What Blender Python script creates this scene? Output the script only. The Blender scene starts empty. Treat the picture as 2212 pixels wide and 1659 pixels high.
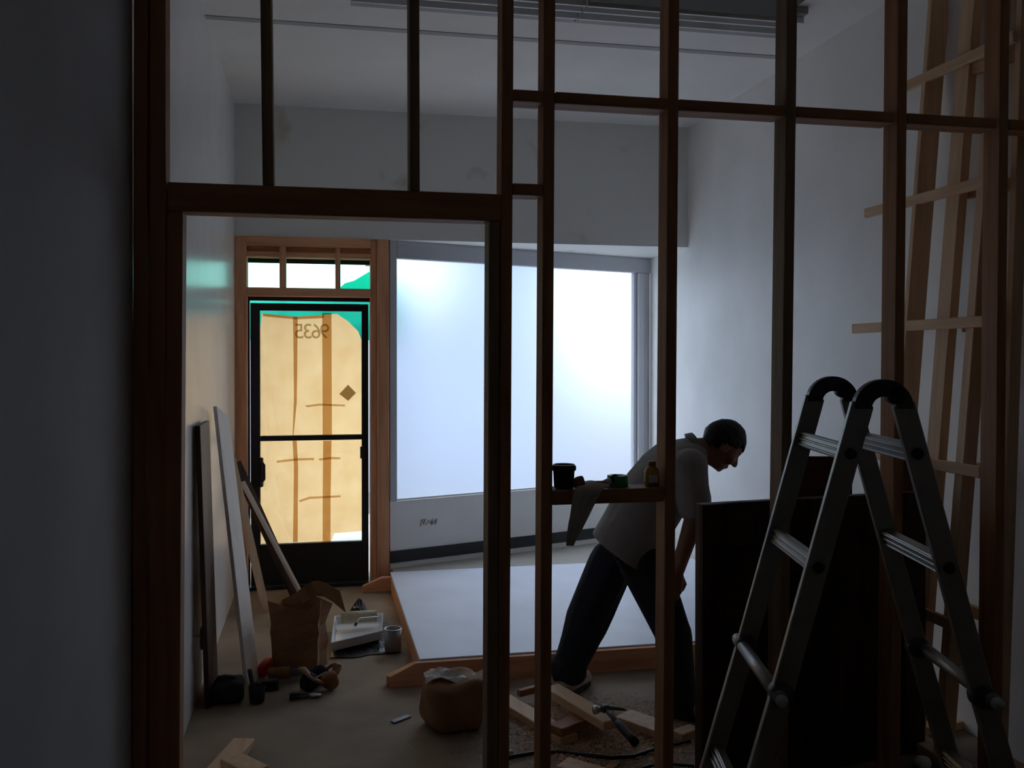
import bpy, bmesh, math, random
from mathutils import Vector, Matrix, noise

random.seed(7)
scene = bpy.context.scene
C = scene.collection
V = Vector

# ---------------------------------------------------------------- camera
F = 2000.0                       # focal length in pixels of the 2212 x 1659 frame
YAW = math.radians(11.75)        # turned right of the room's depth axis
PIT = math.radians(0.5)          # looking down
AXY = 829.5 - 37.0               # image row of the optical axis
EYE = V((0, 0, 1.6))
FW = V((math.sin(YAW) * math.cos(PIT), math.cos(YAW) * math.cos(PIT), -math.sin(PIT)))
RT = V((math.cos(YAW), -math.sin(YAW), 0))
UP = RT.cross(FW)
cam = bpy.data.cameras.new('camera')
cam.sensor_fit = 'HORIZONTAL'; cam.sensor_width = 36.0
cam.lens = F / 2212 * 36.0
cam.shift_y = -37.0 / 2212
cam.clip_start = 0.05
camo = bpy.data.objects.new('camera', cam); C.objects.link(camo)
camo.matrix_world = Matrix((
    (RT.x, UP.x, -FW.x, EYE.x), (RT.y, UP.y, -FW.y, EYE.y), (RT.z, UP.z, -FW.z, EYE.z), (0, 0, 0, 1)))
scene.camera = camo

# ---------------------------------------------------------------- daylight
world = bpy.data.worlds.new('hazy_sky'); scene.world = world; world.use_nodes = True
bg = world.node_tree.nodes['Background']
bg.inputs[0].default_value = (0.93, 0.96, 1.0, 1); bg.inputs[1].default_value = 6.0
sun = bpy.data.lights.new('sun', 'SUN'); sun.energy = 6.0; sun.angle = math.radians(8); sun.color = (1, .96, .88)
suno = bpy.data.objects.new('sun', sun); C.objects.link(suno)
suno.rotation_euler = V((-0.12, 0.22, -1.0)).to_track_quat('-Z', 'Y').to_euler()   # over the roof, from behind the shop
scene.view_settings.view_transform = 'Standard'
scene.view_settings.look = 'None'
scene.view_settings.gamma = 1.0
scene.view_settings.use_curve_mapping = False
scene.view_settings.exposure = -0.62
scene.cycles.max_bounces = 10
scene.cycles.diffuse_bounces = 7
scene.cycles.transparent_max_bounces = 16
scene.cycles.use_denoising = True
scene.cycles.sample_clamp_indirect = 6.0

# ---------------------------------------------------------------- pixel rays to real places
def ray(px, py):
    return (FW + RT * ((px - 1106.0) / F) + UP * ((AXY - py) / F))
def P(px, py, d): return EYE + ray(px, py) * d
def G(px, py, z=0.0):
    r = ray(px, py); return EYE + r * ((z - EYE.z) / r.z)
def onY(px, py, y):
    r = ray(px, py); return EYE + r * (y / r.y)
def onX(px, py, x):
    r = ray(px, py); return EYE + r * (x / r.x)

# ---------------------------------------------------------------- materials
MATS = {}
def mat(name, base, rough=0.6, var=0.0, scale=6.0, metal=0.0, bump=0.0, spec=0.5, stretch=None, second=None, detail=4.0):
    m = bpy.data.materials.new(name); m.use_nodes = True
    nt = m.node_tree; b = nt.nodes['Principled BSDF']
    b.inputs['Roughness'].default_value = rough; b.inputs['Metallic'].default_value = metal
    b.inputs['Specular IOR Level'].default_value = spec
    b.inputs['Base Color'].default_value = (*base, 1)
    if var or bump or second:
        tc = nt.nodes.new('ShaderNodeTexCoord'); mp = nt.nodes.new('ShaderNodeMapping')
        if stretch: mp.inputs['Scale'].default_value = stretch
        nz = nt.nodes.new('ShaderNodeTexNoise'); nz.inputs['Scale'].default_value = scale; nz.inputs['Detail'].default_value = detail
        nt.links.new(tc.outputs['Object'], mp.inputs[0]); nt.links.new(mp.outputs[0], nz.inputs['Vector'])
        rp = nt.nodes.new('ShaderNodeValToRGB')
        a = second or tuple(max(0, c * (1 - var)) for c in base)
        z = tuple(min(1, c * (1 + var)) for c in base) if not second else base
        rp.color_ramp.elements[0].position = .3; rp.color_ramp.elements[1].position = .7
        rp.color_ramp.elements[0].color = (*a, 1); rp.color_ramp.elements[1].color = (*z, 1)
        nt.links.new(nz.outputs['Fac'], rp.inputs[0]); nt.links.new(rp.outputs[0], b.inputs['Base Color'])
        if bump:
            bp = nt.nodes.new('ShaderNodeBump'); bp.inputs['Strength'].default_value = bump; bp.inputs['Distance'].default_value = .01
            nt.links.new(nz.outputs['Fac'], bp.inputs['Height']); nt.links.new(bp.outputs[0], b.inputs['Normal'])
    MATS[name] = m
    return m

def wood(name, light, dark, rough=.65, axis='Z', k=1.0):
    s = {'Z': (9, 9, .6), 'X': (.6, 9, 9), 'Y': (9, .6, 9)}[axis]
    m = mat(name, light, rough, second=dark, scale=3.0 * k, stretch=s, bump=.15, detail=6, spec=.3)
    return m

paint = mat('white_wall_paint', (.88, .865, .84), .5, var=.06, scale=2.2, bump=.04)
paint_gloss = mat('white_gloss_paint', (.84, .81, .79), .27, var=.05, scale=3.0, bump=.03)
ceil_m = mat('ceiling_paint', (.84, .82, .79), .8, var=.04, scale=2.0)
# soffit plaster with a few tea-brown damp stains
def stained():
    m = mat('stained_plaster', (.78, .78, .75), .7)
    nt = m.node_tree; b = nt.nodes['Principled BSDF']
    tc = nt.nodes.new('ShaderNodeTexCoord'); nz = nt.nodes.new('ShaderNodeTexNoise')
    nz.inputs['Scale'].default_value = 3.3; nz.inputs['Detail'].default_value = 3
    nt.links.new(tc.outputs['Object'], nz.inputs['Vector'])
    r = nt.nodes.new('ShaderNodeValToRGB'); r.color_ramp.elements[0].position = .62; r.color_ramp.elements[1].position = .8
    r.color_ramp.elements[0].color = (.78, .78, .75, 1); r.color_ramp.elements[1].color = (.50, .44, .32, 1)
    nt.links.new(nz.outputs['Fac'], r.inputs[0]); nt.links.new(r.outputs[0], b.inputs['Base Color'])
    return m
soffit_m = stained()
floor_m = mat('dusty_concrete', (.38, .285, .20), .8, second=(.19, .145, .10), scale=2.6, bump=.12, detail=9)
stud_m = wood('stud_timber', (.44, .21, .10), (.27, .115, .05))
studx_m = wood('stud_timber_crosswise', (.44, .21, .10), (.27, .115, .05), axis='X')
studdark_m = wood('weathered_stud_timber', (.30, .20, .12), (.17, .11, .06))
pine_m = wood('pale_pine', (.82, .57, .37), (.64, .42, .25))
piney_m = wood('pale_pine_lengthwise', (.82, .57, .37), (.64, .42, .25), axis='Y')
cedar_m = wood('cedar_trim', (.88, .46, .26), (.62, .29, .15))
cedarx_m = wood('cedar_trim_crosswise', (.88, .46, .26), (.62, .29, .15), axis='X')
darkwood_m = wood('dark_stained_wood', (.075, .035, .020), (.03, .015, .010), rough=.5)
redwood_m = wood('red_stained_wood', (.16, .05, .03), (.08, .025, .015), axis='X')
alu_m = mat('ladder_aluminium', (.30, .285, .26), .42, var=.12, scale=14, metal=.85)
aludark_m = mat('ladder_hinge_dark', (.035, .035, .04), .45)
rubber_m = mat('black_rubber', (.015, .015, .017), .6)
black_m = mat('black_anodised_aluminium', (.012, .014, .016), .4)
blackbase_m = mat('black_baseboard', (.02, .022, .022), .6)
greyframe_m = mat('grey_painted_frame', (.55, .56, .60), .5)
metal_m = mat('bare_steel', (.6, .6, .62), .3, metal=1.0)
platform_m = mat('white_platform_sheet', (.72, .76, .87), .45, var=.05, scale=3)
shirt_m = mat('grey_shirt_cotton', (.31, .305, .30), .9, var=.12, scale=9, bump=.2)
jeans_m = mat('dark_denim', (.020, .024, .040), .9, var=.2, scale=22, bump=.15)
skin_m = mat('tan_skin', (.30, .155, .095), .55, var=.06, scale=12)
hair_m = mat('black_hair', (.010, .009, .009), .6, var=.3, scale=60, bump=.4)
shoe_m = mat('tan_work_shoe', (.46, .38, .30), .7, var=.2, scale=20)
sole_m = mat('shoe_sole', (.05, .045, .04), .8)
bag_m = mat('kraft_bag_paper', (.30, .155, .07), .8, var=.15, scale=9, bump=.5)
whitepaper_m = mat('white_paper', (.75, .72, .68), .8)
red_m = mat('red_plastic', (.60, .05, .03), .4)
plastic_m = mat('black_plastic_sheet', (.012, .012, .016), .35)
nylon_m = mat('black_nylon', (.012, .014, .022), .85, var=.2, scale=30)
leather_m = mat('tan_leather', (.26, .115, .035), .6, var=.25, scale=20)
tool_m = mat('tool_grey', (.12, .12, .13), .4)
tray_m = mat('white_tray_plastic', (.78, .80, .84), .35)
roller_m = mat('cream_roller_nap', (.62, .55, .36), .95, bump=.5, scale=60, var=.1)
tin_m = mat('tin_can', (.30, .30, .30), .4, metal=.6)
rag_m = mat('dirty_rag', (.58, .51, .44), .9, var=.2, scale=9)
green_m = mat('green_tape', (.03, .36, .08), .4)
yellow_m = mat('yellow_plastic', (.55, .34, .05), .5)
cable_m = mat('black_cable', (.01, .01, .012), .5)
wire_m = mat('yellow_cable', (.50, .40, .18), .5)
dark_box_m = mat('dark_ceiling_board', (.10, .095, .08), .8)
fix_m = mat('fixture_grey', (.36, .36, .36), .5)
fixlip_m = mat('fixture_white_lip', (.80, .80, .80), .4)
strip_m = mat('grey_ceiling_strip', (.44, .44, .44), .8)
facade_m = mat('street_facade', (.30, .36, .46), .9, var=.1, scale=1.2)
ink_m = mat('black_number_vinyl', (.05, .035, .02), .6)
pencil_m = mat('brown_scribble', (.50, .44, .38), .8)

def shader_mat(name, fn):
    m = bpy.data.materials.new(name); m.use_nodes = True
    nt = m.node_tree; nt.nodes.clear()
    out = nt.nodes.new('ShaderNodeOutputMaterial')
    nt.links.new(fn(nt), out.inputs[0]); return m
def n_(nt, t, **kw):
    n = nt.nodes.new(t)
    for k, v in kw.items(): n.inputs[k].default_value = v
    return n
def mix_(nt, fac, a, b):
    m = nt.nodes.new('ShaderNodeMixShader'); m.inputs[0].default_value = fac
    nt.links.new(a, m.inputs[1]); nt.links.new(b, m.inputs[2]); return m.outputs[0]

def frosted(nt):       # glass with a milky film: blurs what stands outside
    t = n_(nt, 'ShaderNodeBsdfTranslucent', Color=(.78, .82, .90, 1)).outputs[0]
    r = n_(nt, 'ShaderNodeBsdfRefraction', Color=(.74, .85, 1.0, 1), Roughness=.55, IOR=1.35).outputs[0]
    d = n_(nt, 'ShaderNodeBsdfDiffuse', Color=(.7, .72, .75, 1)).outputs[0]
    return mix_(nt, .12, mix_(nt, .82, t, r), d)
frost_m = shader_mat('frosted_window_film', frosted)
def kraft(nt):
    tc = n_(nt, 'ShaderNodeTexCoord'); nz = n_(nt, 'ShaderNodeTexNoise', Scale=7.0, Detail=6.0)
    nt.links.new(tc.outputs['Object'], nz.inputs['Vector'])
    rp = n_(nt, 'ShaderNodeValToRGB'); rp.color_ramp.elements[0].position = .3; rp.color_ramp.elements[1].position = .75
    rp.color_ramp.elements[0].color = (.86, .56, .27, 1); rp.color_ramp.elements[1].color = (.97, .70, .38, 1)
    nt.links.new(nz.outputs['Fac'], rp.inputs[0])
    t = n_(nt, 'ShaderNodeBsdfTranslucent'); nt.links.new(rp.outputs[0], t.inputs[0])
    d = n_(nt, 'ShaderNodeBsdfDiffuse', Color=(.5, .33, .18, 1)); 
    return mix_(nt, .20, t.outputs[0], d.outputs[0])
kraft_m = shader_mat('backlit_kraft_paper', kraft)
def tinted(col, d=.06, dc=(.4, .2, .08, 1)):
    def f(nt):
        t = n_(nt, 'ShaderNodeBsdfTransparent', Color=col).outputs[0]
        k = n_(nt, 'ShaderNodeBsdfDiffuse', Color=dc).outputs[0]
        return mix_(nt, d, t, k)
    return f
tape_m = shader_mat('brown_packing_tape', tinted((.58, .36, .17, 1)))
crease_m = shader_mat('paper_crease', tinted((.66, .47, .28, 1)))
sticker_m = shader_mat('brown_sticker', tinted((.30, .22, .12, 1)))
number_m = shader_mat('number_print', tinted((.50, .42, .28, 1)))
def glass(nt, col=(.95, .98, .97, 1)):
    t = n_(nt, 'ShaderNodeBsdfTransparent', Color=col).outputs[0]
    g = n_(nt, 'ShaderNodeBsdfGlossy', Roughness=.03).outputs[0]
    return mix_(nt, .05, t, g)
glass_m = shader_mat('clear_glass', glass)
transom_m = shader_mat('green_tinted_glass', lambda nt: glass(nt, (.60, .98, .88, 1)))
def tarp(nt):
    t = n_(nt, 'ShaderNodeBsdfTranslucent', Color=(.03, .62, .50, 1)).outputs[0]
    d = n_(nt, 'ShaderNodeBsdfDiffuse', Color=(.02, .38, .30, 1)).outputs[0]
    return mix_(nt, .45, t, d)
tarp_m = shader_mat('teal_tarpaulin', tarp)

# ---------------------------------------------------------------- mesh builder
class MB:
    def __init__(s): s.v = []; s.f = []; s.sm = []
    def add(s, vs, fs, smooth=False):
        o = len(s.v); s.v += [V(p) for p in vs]
        s.f += [tuple(i + o for i in f) for f in fs]; s.sm += [smooth] * len(fs); return s
    def box(s, c, sz, M=None):
        hx, hy, hz = sz[0] / 2, sz[1] / 2, sz[2] / 2; c = V(c)
        pts = [V((x, y, z)) for x in (-hx, hx) for y in (-hy, hy) for z in (-hz, hz)]
        if M: pts = [M @ p for p in pts]
        return s.add([c + p for p in pts], [(0, 1, 3, 2), (4, 6, 7, 5), (0, 4, 5, 1), (2, 3, 7, 6), (0, 2, 6, 4), (1, 5, 7, 3)])
    def minmax(s, a, b):
        a, b = V(a), V(b); return s.box((a + b) / 2, [abs(b[i] - a[i]) for i in range(3)])
    def beam(s, p0, p1, w, d, side=(1, 0, 0)):      # w along side, d across
        p0, p1 = V(p0), V(p1); ax = (p1 - p0).normalized(); sd = V(side); sd = (sd - ax * sd.dot(ax)).normalized(); th = ax.cross(sd)
        pts = [p + sd * (a * w / 2) + th * (b * d / 2) for p in (p0, p1) for a in (-1, 1) for b in (-1, 1)]
        return s.add(pts, [(0, 1, 3, 2), (4, 6, 7, 5), (0, 4, 5, 1), (2, 3, 7, 6), (0, 2, 6, 4), (1, 5, 7, 3)])
    def tube(s, pts, r, n=10, side=None, flat=1.0, caps=True):
        pts = [V(p) for p in pts]; rs = r if isinstance(r, (list, tuple)) else [r] * len(pts)
        ref = V(side) if side else V((.13, .37, .92)); rings = []
        for i, p in enumerate(pts):
            ax = (pts[min(i + 1, len(pts) - 1)] - pts[max(i - 1, 0)]).normalized()
            a = ref - ax * ref.dot(ax)
            if a.length < 1e-4: a = ax.orthogonal()
            a.normalize(); b = ax.cross(a)
            rings.append([p + a * (math.cos(2 * math.pi * k / n) * rs[i] * flat) + b * (math.sin(2 * math.pi * k / n) * rs[i]) for k in range(n)])
        vs = [q for g in rings for q in g]; fs = []
        for i in range(len(rings) - 1):
            for k in range(n):
                fs.append((i * n + k, i * n + (k + 1) % n, (i + 1) * n + (k + 1) % n, (i + 1) * n + k))
        if caps: fs.append(tuple(range(n))[::-1]); fs.append(tuple((len(rings) - 1) * n + k for k in range(n)))
        return s.add(vs, fs, True)
    def capsule(s, p0, p1, r0, r1, n=14, side=None, flat=1.0):
        p0, p1 = V(p0), V(p1); ax = (p1 - p0).normalized(); pts, rs = [], []
        for k in range(5): a = math.pi / 2 * (1 - k / 4.0); pts.append(p0 - ax * (r0 * math.sin(a) * .98)); rs.append(max(.001, r0 * math.cos(a)))
        for k in range(5): a = math.pi / 2 * (k / 4.0); pts.append(p1 + ax * (r1 * math.sin(a) * .98)); rs.append(max(.001, r1 * math.cos(a)))
        return s.tube(pts, rs, n, side, flat)
    def ellipsoid(s, c, rx, ry, rz, M=None, nu=20, nv=12, fn=None):
        vs = [];
        for j in range(nv + 1):
            t = math.pi * j / nv
            for i in range(nu):
                a = 2 * math.pi * i / nu
                p = V((math.sin(t) * math.cos(a), math.sin(t) * math.sin(a), math.cos(t)))
                q = V((p.x * rx, p.y * ry, p.z * rz))
                if fn: q = fn(q, p)
                vs.append(V(c) + (M @ q if M else q))
        fs = [(j * nu + i, j * nu + (i + 1) % nu, (j + 1) * nu + (i + 1) % nu, (j + 1) * nu + i) for j in range(nv) for i in range(nu)]
        return s.add(vs, fs, True)
    def lathe(s, prof, c, n=20, M=None):
        vs = []; c = V(c)
        for r, z in prof:
            for k in range(n):
                a = 2 * math.pi * k / n; q = V((r * math.cos(a), r * math.sin(a), z)); vs.append(c + (M @ q if M else q))
        fs = [(j * n + k, j * n + (k + 1) % n, (j + 1) * n + (k + 1) % n, (j + 1) * n + k) for j in range(len(prof) - 1) for k in range(n)]
        fs.append(tuple(range(n))[::-1]); fs.append(tuple((len(prof) - 1) * n + k for k in range(n)))
        return s.add(vs, fs, True)
    def prism(s, poly, dvec):
        a = [V(p) for p in poly]; d = V(dvec); n = len(a)
        fs = [tuple(range(n))[::-1], tuple(range(n, 2 * n))] + [(i, (i + 1) % n, (i + 1) % n + n, i + n) for i in range(n)]
        return s.add(a + [p + d for p in a], fs)
    def mesh(s, name, origin):
        me = bpy.data.meshes.new(name)
        me.from_pydata([tuple(p - origin) for p in s.v], [], s.f)
        me.polygons.foreach_set('use_smooth', s.sm)
        bm = bmesh.new(); bm.from_mesh(me); bmesh.ops.recalc_face_normals(bm, faces=bm.faces); bm.to_mesh(me); bm.free()
        me.update(); return me
    def build(s, name, m, parent=None, bevel=0.0):
        lo = V([min(p[i] for p in s.v) for i in range(3)]); hi = V([max(p[i] for p in s.v) for i in range(3)])
        org = V(((lo.x + hi.x) / 2, (lo.y + hi.y) / 2, lo.z))
        me = s.mesh(name, org); me.materials.append(m)
        o = bpy.data.objects.new(name, me); C.objects.link(o)
        o.location = org - (WL[parent.name] if parent else V())
        if parent: o.parent = parent
        WL[o.name] = org
        if bevel:
            b = o.modifiers.new('bevel', 'BEVEL'); b.width = bevel; b.segments = 1; b.limit_method = 'ANGLE'
        return o
WL = {}
def thing(name, label, cat, loc, group=None):
    o = bpy.data.objects.new(name, None); C.objects.link(o); o.location = loc; o.empty_display_size = .1
    WL[o.name] = V(loc); o['label'] = label; o['category'] = cat
    if group: o['group'] = group
    return o
def tag(o, label, cat, group=None):
    o['label'] = label; o['category'] = cat
    if group: o['group'] = group
    return o
def struct(o, label=None):
    o['kind'] = 'structure'
    if label: o['label'] = label
    return o
def remesh(mb, name, m, parent=None, voxel=.008, smooth=4):
    tmp = bpy.data.objects.new('tmp', mb.mesh('tmp', V())); C.objects.link(tmp)
    r = tmp.modifiers.new('r', 'REMESH'); r.mode = 'VOXEL'; r.voxel_size = voxel
    sm = tmp.modifiers.new('s', 'SMOOTH'); sm.iterations = smooth; sm.factor = .5
    ev = tmp.evaluated_get(bpy.context.evaluated_depsgraph_get()); me = bpy.data.meshes.new_from_object(ev)
    out = MB(); out.add([v.co.copy() for v in me.vertices], [tuple(p.vertices) for p in me.polygons], True)
    bpy.data.objects.remove(tmp); bpy.data.meshes.remove(me)
    return out.build(name, m, parent)
def rotz(a): return Matrix.Rotation(a, 3, 'Z')
def crumple(mb, amp, sc, seed=0.0, zmin=None):
    for i, p in enumerate(mb.v):
        d = noise.noise_vector(p * sc + V((seed, seed, seed))) * amp
        q = p + d
        if zmin is not None and q.z < zmin: q.z = zmin
        mb.v[i] = q
    return mb

# ================================================================ the shell
XL, XR, YF, ZC = -0.565, 2.72, 6.57, 3.34
T = .15
def slab(name, a, b, m, label=None): return struct(MB().minmax(a, b).build(name, m), label)
floor = slab('floor', (XL - T, -2.6, -.12), (XR + T, 7.0, 0), floor_m, 'dusty brown concrete floor')
slab('ceiling', (XL - T, -2.6, ZC), (XR + T, 8.0, ZC + .15), ceil_m, 'white painted ceiling')
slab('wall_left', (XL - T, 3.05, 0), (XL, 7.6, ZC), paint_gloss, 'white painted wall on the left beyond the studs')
slab('wall_left_near', (XL - T, -2.6, 0), (XL, 3.05, ZC), mat('shaded_wall_grey', (.42, .40, .39), .85, var=.06, scale=3), 'left wall before the studs, its shade put into a darker grey')  # same wall as beyond the studs; the shade here is put into the colour
slab('wall_right', (XR, -2.6, 0), (XR + T, 7.7, ZC), paint, 'white plastered wall on the right')
slab('wall_back', (XL - T, -2.75, 0), (XR + T, -2.6, ZC), paint, 'plain wall behind the camera')
# deep soffit above the shopfront
slab('wall_soffit', (XL, YF, 2.44), (XR, 7.75, ZC), soffit_m, 'stained plaster soffit above door and shop window')

# shopfront line: runs straight at the door, then angles out to the right wall
W0 = V((.49, 6.60, 0)); W1 = V((2.72, 7.37, 0))
wd = (W1 - W0).normalized(); wn = V((-wd.y, wd.x, 0)); wl = (W1 - W0).length
def wp(u, z, n=0.0): return W0 + wd * u + wn * n + V((0, 0, z))
def wbox(u0, u1, z0, z1, n0, n1):
    mb = MB(); c = wp((u0 + u1) / 2, (z0 + z1) / 2, (n0 + n1) / 2)
    ang = math.atan2(wd.y, wd.x); return mb.box(c, (u1 - u0, n1 - n0, z1 - z0), rotz(ang))
struct(wbox(0, wl, 0, .585, 0, .14).build('wall_front', paint), 'low white wall under the shop window')
struct(wbox(.0, wl, .15, .232, -.012, .0).build('baseboard_front', blackbase_m), 'black baseboard under the shop window')
# raised concrete ledge filling the wedge in front of the angled window
ledge = MB().prism([(.50, 6.47, 0), (2.71, 6.47, 0), (2.71, 7.35, 0), (.50, 6.595, 0)], (0, 0, .112)).build('trim_1', mat('ledge_tile', (.36, .34, .30), .7, var=.08))
struct(ledge, 'raised tiled ledge below the shop window')
# shop window
win = bpy.data.objects.new('window_1', None); C.objects.link(win); win.location = wp(wl / 2, .585); WL['window_1'] = V(win.location); struct(win, 'large frosted shop window in a grey frame')
UA, UB = .055, 2.20
wbox(0, UA, .585, 2.44, 0, .07).build('frame_post', greyframe_m, win, .004)
wbox(UA, wl, 2.315, 2.44, 0, .07).build('frame_head', greyframe_m, win, .004)
wbox(UB, UB + .03, .585, 2.315, .02, .07).build('frame_post', greyframe_m, win, .004)
wbox(UB + .03, UB + .085, .585, 2.315, -.01, .07).build('frame_post', greyframe_m, win, .006)
wbox(UB + .085, wl, .585, 2.315, .01, .07).build('frame_post', greyframe_m, win, .004)
wbox(UA, UB, .585, .597, .02, .07).build('frame_sill', greyframe_m, win)
pane = MB().add([wp(UA, .597, .045), wp(UB, .597, .045), wp(UB, 2.315, .045), wp(UA, 2.315, .045)], [(0, 1, 2, 3)])
pane.build('pane', frost_m, win)

# door bay ---------------------------------------------------------
YD = 6.66                                      # plane of the door leaf
def dx(px, y=YD): return onY(px, 775, y).x
def dz(py, px=660, y=YD): return onY(px, py, y).z
bay = thing('door_surround', 'cedar timber surround with a three-light transom above the papered door', 'door frame', (0.02, YF, 0))
yf, yb = YF + .0, YF + .16
xl0, xl1, xr0, xr1 = XL, dx(533, yf), dx(801, yf), dx(840, yf)
zt = 2.44
MB().minmax((xl0, yf, 0), (xl1, yb, zt)).build('jamb', cedar_m, bay, .003)
MB().minmax((xr0, yf + .02, 0), ((xr0 + xr1) / 2 - .02, yb, zt)).build('jamb', cedar_m, bay, .003)
MB().minmax(((xr0 + xr1) / 2 - .02, yf, 0), (xr1, yb, zt)).build('jamb', cedar_m, bay, .003)
z1, z2, z3, z4 = dz(640, y=yf), dz(622, y=yf), dz(556, y=yf), dz(545, y=yf)
z5 = dz(533, y=yf)
MB().minmax((xl1, yf, z1), (xr0, yb, z2)).build('transom_rail', cedarx_m, bay, .003)
MB().minmax((xl1, yf + .01, z3), (xr0, yb - .02, z4)).build('top_rail', cedarx_m, bay, .003)
MB().minmax((xl1, yf + .05, z4), (xr0, yb, z5 + .01)).build('back_board', cedarx_m, bay)
MB().minmax((xl1, yf - .012, z5), (xr0, yb, zt)).build('head_board', cedarx_m, bay, .003)
for a, b in ((604, 618), (725, 736)):
    MB().minmax((dx(a, yf), yf + .004, z2), (dx(b, yf), yb - .03, z5)).build('mullion', cedar_m, bay, .003)
MB().minmax((xl1, yb - .03, z3 - .03), (xr0, yb - .01, z3)).build('glazing_bar', black_m, bay)
edges = [xl1, dx(604, yf), dx(618, yf), dx(725, yf), dx(736, yf), xr0]
for a, b in ((0, 1), (2, 3), (4, 5)):
    MB().minmax((edges[a], yb - .022, z2), (edges[b], yb - .017, z3)).build('transom_pane', transom_m, bay)
# black metal frame behind the timber
zdt = dz(650)
MB().minmax((xl1, yb - .05, 0), (dx(539), yb, z1)).build('metal_frame', black_m, bay)
MB().minmax((dx(799), yb - .05, 0), (xr0, yb, z1)).build('metal_frame', black_m, bay)
MB().minmax((dx(539), yb - .05, zdt), (dx(799), yb, z1)).build('metal_frame', black_m, bay)

MB().minmax((xl1, yf + .02, 0), (xr0, yb + .06, .022)).build('threshold', black_m, bay, .003)
door = bpy.data.objects.new('door_1', None); C.objects.link(door); door.location = (dx(668), YD, 0); WL['door_1'] = V(door.location)
struct(door, 'black aluminium glass door papered over with brown kraft paper')
dl, dr, dt = dx(541.5), dx(795.5), dz(656)
gl, gr = dx(562), dx(781)
g1, g2, g3, g4 = dz(672), dz(940), dz(951), dz(1172)
d0, d1 = YD - .022, YD + .022
MB().minmax((dl, d0, .024), (gl, d1, dt)).build('stile', black_m, door, .003)
MB().minmax((gr, d0, .024), (dr, d1, dt)).build('stile', black_m, door, .003)
MB().minmax((gl, d0, g1), (gr, d1, dt)).build('top_rail', black_m, door, .003)
MB().minmax((gl, d0, g3), (gr, d1, g2)).build('mid_rail', black_m, door, .003)
MB().minmax((gl, d0, .024), (gr, d1, g4)).build('kick_panel', black_m, door, .003)
for a, b in ((g2, g1), (g4, g3)):
    MB().minmax((gl, YD - .003, a), (gr, YD + .003, b)).build('glass_pane', glass_m, door)
# lever lock on the hinge-side stile, small latch on the other
MB().minmax((gl - .01, d0 - .035, dz(1048)), (gl + .022, d0, dz(985))).build('lock_case', black_m, door, .008)
mb = MB(); mb.tube([V((gl + .004, d0 - .03, dz(1040))), V((gl + .03, d0 - .06, dz(1030))), V((gl + .03, d0 - .06, dz(1000))), V((gl + .004, d0 - .03, dz(990)))], .009, 8)
mb.build('handle', black_m, door)
mb = MB().minmax((gr - .012, d0 - .02, dz(992)), (gr + .02, d0, dz(966))); mb.build('latch', black_m, door, .004)

# kraft paper taped on the street side of the glass
YP = YD + .034
def pp(px, py, off=0.0): return onY(px, py, YP + off)
outline = [(566, 677), (640, 684), (728, 678), (752, 694), (774, 716), (782, 738), (784, 900), (784, 1147), (722, 1152), (716, 1169), (640, 1171), (560, 1175), (560, 1060), (559, 900), (560, 730)]
pts = [pp(*q) for q in outline]
paper = thing('door_paper', 'translucent brown kraft paper covering the glass door, lit from the street', 'paper', (dx(668), YP, dz(1172)))
bm = bmesh.new(); f = bm.faces.new([bm.verts.new(p) for p in pts])
bmesh.ops.triangulate(bm, faces=[f])
bmesh.ops.subdivide_edges(bm, edges=bm.edges, cuts=4, use_grid_fill=True)
bm.verts.ensure_lookup_table()
mb = MB(); mb.add([v.co.copy() + V((0, noise.noise(v.co * 9) * .006, 0)) for v in bm.verts], [tuple(v.index for v in f.verts) for f in bm.faces], True); bm.free()
mb.build('sheet', kraft_m, paper)
def strip(poly, m, name, off):
    q = [onY(x, y, YP - off) for x, y in poly]
    return MB().add(q, [tuple(range(len(q)))]).build(name, m, paper)
strip([(633, 684), (643, 684), (642, 800), (641, 870), (634, 940), (632, 940), (635, 860), (634, 760)], tape_m, 'tape_strip', .009)
strip([(632, 952), (641, 952), (644, 1010), (643, 1171), (633, 1171), (635, 1010)], tape_m, 'tape_strip', .009)
strip([(696, 676), (716, 676), (717, 940), (697, 940)], tape_m, 'tape_strip', .009)
strip([(698, 952), (716, 952), (714, 1080), (714, 1169), (697, 1169), (697, 1080)], tape_m, 'tape_strip', .009)
strip([(568, 677), (640, 684), (700, 680), (700, 687), (640, 690), (568, 683)], tape_m, 'tape_strip', .010)
strip([(658, 876), (690, 872), (745, 874), (745, 878), (690, 876), (664, 880)], crease_m, 'crease', .012)
strip([(598, 995), (640, 990), (678, 989), (678, 994), (640, 995), (598, 1000)], crease_m, 'crease', .012)
strip([(688, 991), (715, 987), (735, 988), (735, 992), (715, 992), (690, 995)], crease_m, 'crease', .012)
strip([(645, 1081), (668, 1073), (736, 1070), (736, 1074), (668, 1078), (648, 1085)], crease_m, 'crease', .012)
strip([(752, 831), (769, 849), (752, 866), (733, 851)], sticker_m, 'sticker', .012)
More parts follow.
